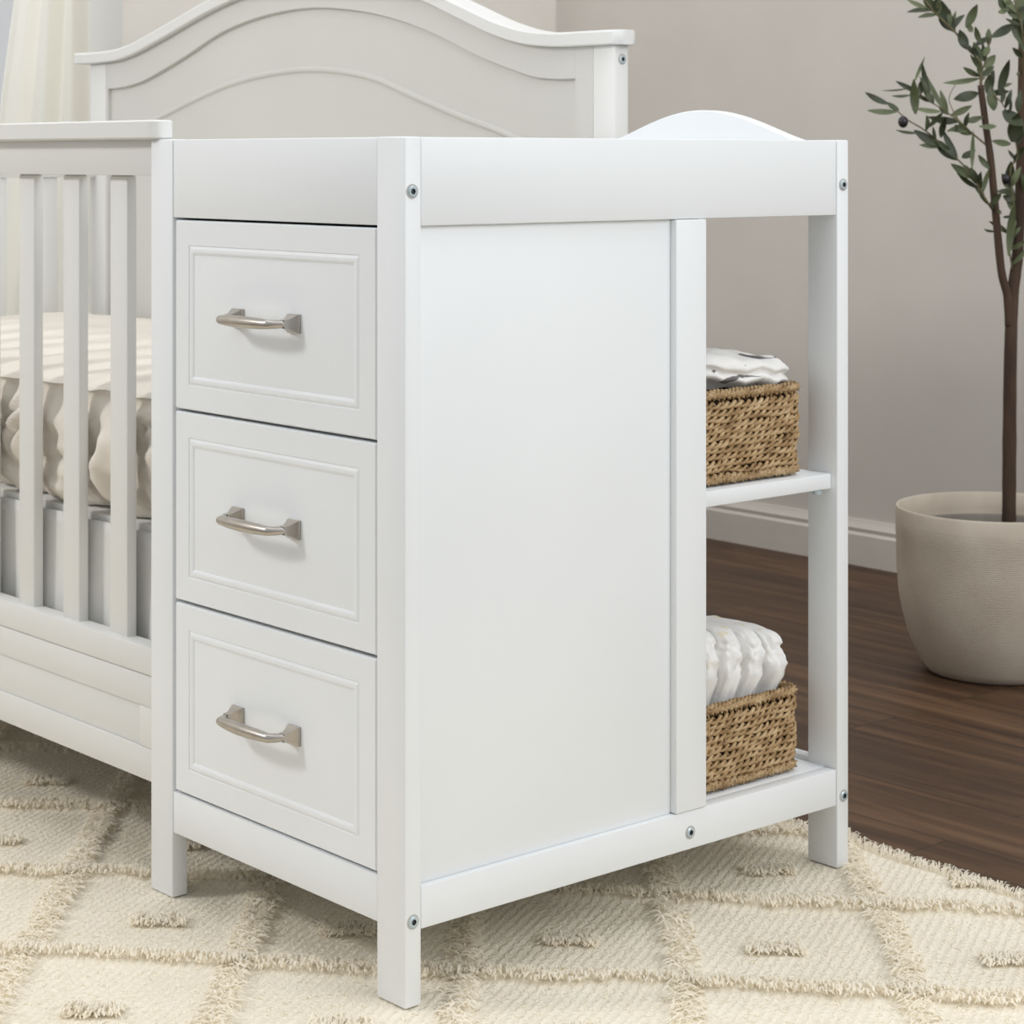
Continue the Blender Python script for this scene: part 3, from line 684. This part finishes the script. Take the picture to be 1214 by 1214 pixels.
for nm, cnt in (('a', 16), ('b', 14), ('c', 11), ('d', 16), ('g', 5), ('f', 10)):
    P = BR[nm]
    for k in range(cnt):
        i = rr.randint(1, len(P)-1); d = (P[i]-P[i-1]).normalized(); o = Vector(RT*rr.uniform(-1, 1)+FW*rr.uniform(-.6, .6)+np.array([0, 0, rr.uniform(-.6, 1)])).normalized()
        leaf(P[i], P[i]+(d*.7+o*.8).normalized()*rr.uniform(.026, .046), rr.uniform(.009, .014), Vector(-FW+np.array([0, 0, .4])+RT*rr.uniform(-.8, .8)), rr.choice((0, 0, 1, 2)), rr.random()*50)
for P in upper:
    for i in range(1, len(P)):
        for s in (-1, 1):
            d = (P[i]-P[i-1]).normalized(); o = d.orthogonal().normalized(); o.rotate(__import__('mathutils').Quaternion(d, rr.uniform(0, 6.28)))
            leaf(P[i], P[i]+(d*.6+o*s).normalized()*rr.uniform(.035, .055), rr.uniform(.010, .016), Vector((rr.uniform(-.5, .5), rr.uniform(-.5, .5), 1)), rr.choice((0, 1, 2)), rr.random()*50)
LEAF_M = noise_mat('olive_leaf_mid', srgb(52,60,34), srgb(80,88,54), 25, .5)
lf.build('leaves', [LEAF_D, LEAF_L, LEAF_M], tr, 180)
for (l, z, r) in ((-.1703, .9604, .0088), (.0126, .8609, .0078)):
    c = TT(l, z); pr_ = [(max(.00001, r*math.cos(math.radians(a))), r*1.2*math.sin(math.radians(a))) for a in range(-90, 91, 15)]
    MB().lathe(pr_, tuple(c), 20).build('olive', OLIVE, tr, 180)

# ------------------------------------------------------------------ rug
RX0, RX1, RY0, RY1 = -1.0, .80, -1.5, 2.15
def rowdep(k, lat): return 2.366+.272*k-.122*lat+.010*N(lat*3.3, k*5.1, 0)+.005*N(lat*11, k*3, 4)
def collat(k, dep): return -.06+.2475*k+.012*N(dep*3.1, k*4.7, 8)+.006*N(dep*11, k*2, 5)
def edge_off(y): return .012*N(y*4.5, 1.3, 0)+.018*N(y*1.8, 4.3, 0)-.05*max(0, min(1, (y-.10)/.15))+.0
rug_v = []; nx, ny = 260, 480
XS = np.linspace(RX0, RX1, nx+1); YS = np.linspace(RY0, RY1, ny+1)
X, Y = np.meshgrid(XS, YS)
off = np.array([edge_off(y) for y in YS])[:, None]
X = X+off*np.clip((X-RX0)/(RX1-RX0), 0, 1)**6
dep = (X-ORG[0])*FW[0]+(Y-ORG[1])*FW[1]; lat = (X-ORG[0])*RT[0]+(Y-ORG[1])*RT[1]
Z = np.zeros_like(X)
# ridges of the woven lattice
def bump_(d, w): return np.exp(-(d/w)**2)
latn = np.array([[0.0]])
rk = np.round((dep+.122*lat-2.366)/.272); d1 = dep-(2.366+.272*rk-.122*lat); ck = np.round((lat+.06)/.2475); d2 = lat-(-.06+.2475*ck)
Z += .0055*np.maximum(bump_(d1-.012, .018), bump_(d2, .018))
nzv = np.array([[N(x*9, y*9, 0)*.0012+N(x*3, y*3, 2)*.0015 for x, y in zip(r1, r2)] for r1, r2 in zip(X[::4, ::4], Y[::4, ::4])])
nzv = np.repeat(np.repeat(nzv, 4, 0), 4, 1)[:ny+1, :nx+1]
k_ = np.ones(5)/5
nzv = np.apply_along_axis(lambda a: np.convolve(np.pad(a, 2, 'edge'), k_, 'valid'), 0, nzv); nzv = np.apply_along_axis(lambda a: np.convolve(np.pad(a, 2, 'edge'), k_, 'valid'), 1, nzv)
Z += nzv-.0015
edge = np.minimum.reduce([X-RX0, (RX1+off)-X, Y-RY0, RY1-Y]); Z -= .004*np.exp(-np.clip(edge, 0, 1)/.006)
# flatten where legs stand
for (a, b) in ((.011, .025), (.011, .481), (.703, .025), (.703, .481), (.015, 1.92), (.755, 1.912), (.755, .4815)):
    g_ = np.exp(-(((X-a)**2+(Y-b)**2)/.03**2)); Z = Z*(1-g_)-.0004*g_
top = np.stack([X, Y, Z], -1).reshape(-1, 3); bot = top.copy(); bot[:, 2] = FZ+.0005
Vv = np.concatenate([top, bot]); nn = nx+1; ii = (np.arange(ny)[:, None]*nn+np.arange(nx)[None]).reshape(-1)
ft = np.stack([ii, ii+1, ii+1+nn, ii+nn], 1)
o_ = len(top); rim = []
for j in range(ny): rim += [(j*nn+nx, (j+1)*nn+nx, (j+1)*nn+nx+o_, j*nn+nx+o_)[::-1], (j*nn, (j+1)*nn, (j+1)*nn+o_, j*nn+o_)]
for i in range(nx): rim += [(i, i+1, i+1+o_, i+o_)[::-1], (ny*nn+i, ny*nn+i+1, ny*nn+i+1+o_, ny*nn+i+o_)]
rug = mk('rug', Vv, ft.tolist()+rim, RUG, None, 180)
tag(rug, 'cream wool rug with raised shaggy lattice lines and small tufts, under the furniture', 'rug')
def inside(x, y, m=.0): return RX0+m < x < RX1+edge_off(y)-m and RY0+m < y < RY1-m
# pile: short curved wool strands along the lattice lines, in the tufts, and as a fringe on the visible edge
roots = []; tips = []; wid = []
LEGS = [(0, q, 0, p), (0, q, W-p, W), (D-q, D, 0, p), (D-q, D, W-p, W), (0, .03, CY1-.05, CY1), (XH, XH+.026, .458, .505), (XH, XH+.026, 1.88, 1.945)]
def strand(lat_, dep_, dlat, ddep, h, w):
    P = ORG+FW*dep_+RT*lat_
    if not inside(P[0], P[1]): return
    for (a, b, c, d_) in LEGS:
        if a-.008 < P[0] < b+.008 and c-.008 < P[1] < d_+.008: return
    roots.append((P[0], P[1])); tips.append((FW*ddep+RT*dlat)+np.array([0, 0, h])); wid.append(w)
R = random.Random(11)
def near(lat_, dep_):     # how densely to grow: thick where the rug is close by
    return 1.0 if dep_ < 3.7 and abs(lat_) < 1.1 else .22
for k in range(-8, 12):   # row ridges
    l = -2.2
    while l < 2.2:
        d0 = rowdep(k, l)
        if .8 < d0 < 4.6:
            cl = N(l*60, k*3.3, 1)
            for _ in range(2):
                o = R.random()**1.2*.034
                strand(l+R.uniform(-.003, .003), d0+o, R.gauss(0, .004)+.008*cl, -.007-R.random()*.009+.005*N(l*45, o*60, k), .006+.010*R.random()*(1-o/.045), R.uniform(.0022, .0042))
        l += .0011/near(l, d0)
for k in range(-9, 10):   # column ridges
    d0 = .7
    while d0 < 4.6:
        l = collat(k, d0)
        cl = N(d0*50, k*2.9, 3)
        for _ in range(2):
            sg = 1 if k <= 0 else -1; o = R.random()**1.15*.036
            strand(l+sg*(.014-o), d0+R.uniform(-.003, .003), sg*(.006+.008*R.random())+R.gauss(0, .003)+.006*cl, R.gauss(-.004, .004)+.007*N(d0*60, o*50, k), .004+.008*R.random()*(1-o/.05), R.uniform(.0022, .0042))
        d0 += .0013/near(l, d0)
for k in range(-8, 12):   # a tuft in the middle of each cell
    for c in range(-9, 10):
        lc = -.06+.2475*(c+.5)+R.gauss(0, .008); dc = 2.366+.272*(k+.47)-.122*lc+R.gauss(0, .006)
        if not .8 < dc < 4.6: continue
        for _ in range(int(240*near(lc, dc))):
            a, b = R.uniform(-.030, .030), R.random()**1.3*.030
            strand(lc+a+.004*N(b*60, lc*9, 0), dc+b-.012+.005*N(a*40, dc*7, 0), R.gauss(0, .004)+a*.15, -.007-R.random()*.008, .004+.008*R.random(), R.uniform(.0022, .0042))
# low fuzz over the woven field
for _ in range(52000):
    l, d0 = R.uniform(-1.1, 1.1), R.uniform(2.0, 3.6); strand(l, d0, R.gauss(0, .004), R.gauss(-.003, .003), .0008+.0018*R.random(), R.uniform(.0012, .0022))
y = RY0                    # fringe on the edge by the wood floor
while y < RY1-.01:
    x = RX1+edge_off(y)
    for _ in range(4):
        P = np.array([x-R.random()*.022-.001, y+R.uniform(-.002, .002)])
        roots.append((P[0], P[1])); tips.append(np.array([.004+.010*R.random(), R.gauss(0, .005), .003+.008*R.random()])); wid.append(R.uniform(.0012, .002))
    y += .0018
roots = np.array(roots); tips = np.array(tips); wid = np.array(wid)
ix = np.clip(((roots[:, 0]-RX0)/(RX1-RX0)*nx).astype(int), 0, nx); iy = np.clip(((roots[:, 1]-RY0)/(RY1-RY0)*ny).astype(int), 0, ny)
rz = Z[iy, ix]-.0008
n_ = len(roots); Rr = np.concatenate([roots, rz[:, None]], 1)
hz = tips*np.array([1, 1, 0]); vt = tips*np.array([0, 0, 1])
hl = np.linalg.norm(hz, axis=1, keepdims=True)+1e-6
sd = np.stack([-hz[:, 1], hz[:, 0], np.zeros(n_)], 1)/hl
jit = rng.normal(0, .35, (n_, 1)); sd = sd+np.concatenate([hz[:, :2]/hl*jit, rng.normal(0, .18, (n_, 1))], 1); sd = sd/np.linalg.norm(sd, axis=1, keepdims=True)*wid[:, None]/2
m1 = Rr+hz*.15+vt*.65; m2 = Rr+hz*.55+vt*1.0; tip = Rr+hz+vt*.72
PV = np.stack([Rr-sd*.8, Rr+sd*.8, m1-sd, m1+sd, m2-sd*.9, m2+sd*.9, tip-sd*.3, tip+sd*.3], 1).reshape(-1, 3)
b6 = np.arange(n_)[:, None]*8
PF = np.concatenate([b6+np.array([[0, 1, 3, 2]]), b6+np.array([[2, 3, 5, 4]]), b6+np.array([[4, 5, 7, 6]])], 0)
me = bpy.data.meshes.new('pile'); me.vertices.add(len(PV)); me.vertices.foreach_set('co', PV.reshape(-1).astype(np.float32))
me.loops.add(len(PF)*4); me.loops.foreach_set('vertex_index', PF.reshape(-1).astype(np.int32))
me.polygons.add(len(PF)); me.polygons.foreach_set('loop_start', np.arange(0, len(PF)*4, 4, dtype=np.int32)); me.polygons.foreach_set('use_smooth', np.ones(len(PF), bool))
me.update(calc_edges=True); me.materials.append(PILE)
po = bpy.data.objects.new('pile', me); COL.objects.link(po); po.parent = rug; po['kind'] = 'stuff'

# ------------------------------------------------------------------ light
wd = bpy.data.worlds.new('World'); scn.world = wd; wd.use_nodes = True
bg = wd.node_tree.nodes['Background']; bg.inputs[0].default_value = (.955, .985, 1.02, 1); bg.inputs[1].default_value = .56
def area(name, loc, target, size, energy, col=(1, 1, 1)):
    L_ = bpy.data.lights.new(name, 'AREA'); L_.shape = 'RECTANGLE'; L_.size, L_.size_y = size; L_.energy = energy; L_.color = col
    o = bpy.data.objects.new(name, L_); COL.objects.link(o); o.location = loc
    o.rotation_euler = (Vector(target)-Vector(loc)).to_track_quat('-Z', 'Y').to_euler(); return o
area('softbox_right', (.9, -3.0, 2.3), (.5, 0, .85), (2.2, 1.6), 55, (.97, .99, 1))
area('window_left', (-2.6, 2.0, 2.7), (.1, .35, .4), (.5, .5), 46, (1, .99, .975))
area('window_daylight', (.60, 3.1, 2.5), (.60, 2.0, .9), (1.0, .8), 9, (.98, .99, 1))
area('overhead_fill', (.6, .2, 3.1), (.6, .2, 0), (3.5, 3.5), 44, (.985, .99, 1))  # unseen fill lamp added overhead to brighten wall, rug and tops

# ------------------------------------------------------------------ camera
cam = bpy.data.cameras.new('Camera'); co = bpy.data.objects.new('Camera', cam); COL.objects.link(co)
co.location = (-1.4098, -1.7978, .8972); co.rotation_euler = (math.radians(90), 0, TH-math.pi/2)
cam.sensor_width = 36; cam.sensor_fit = 'HORIZONTAL'; cam.lens = 2570.82/1214*36
cam.shift_x = 0; cam.shift_y = -(607-187.31)/1214
cam.dof.use_dof = True; cam.dof.focus_distance = 2.35; cam.dof.aperture_fstop = 15
scn.camera = co
scn.view_settings.view_transform = 'Standard'; scn.view_settings.look = 'None'; scn.view_settings.exposure = 0
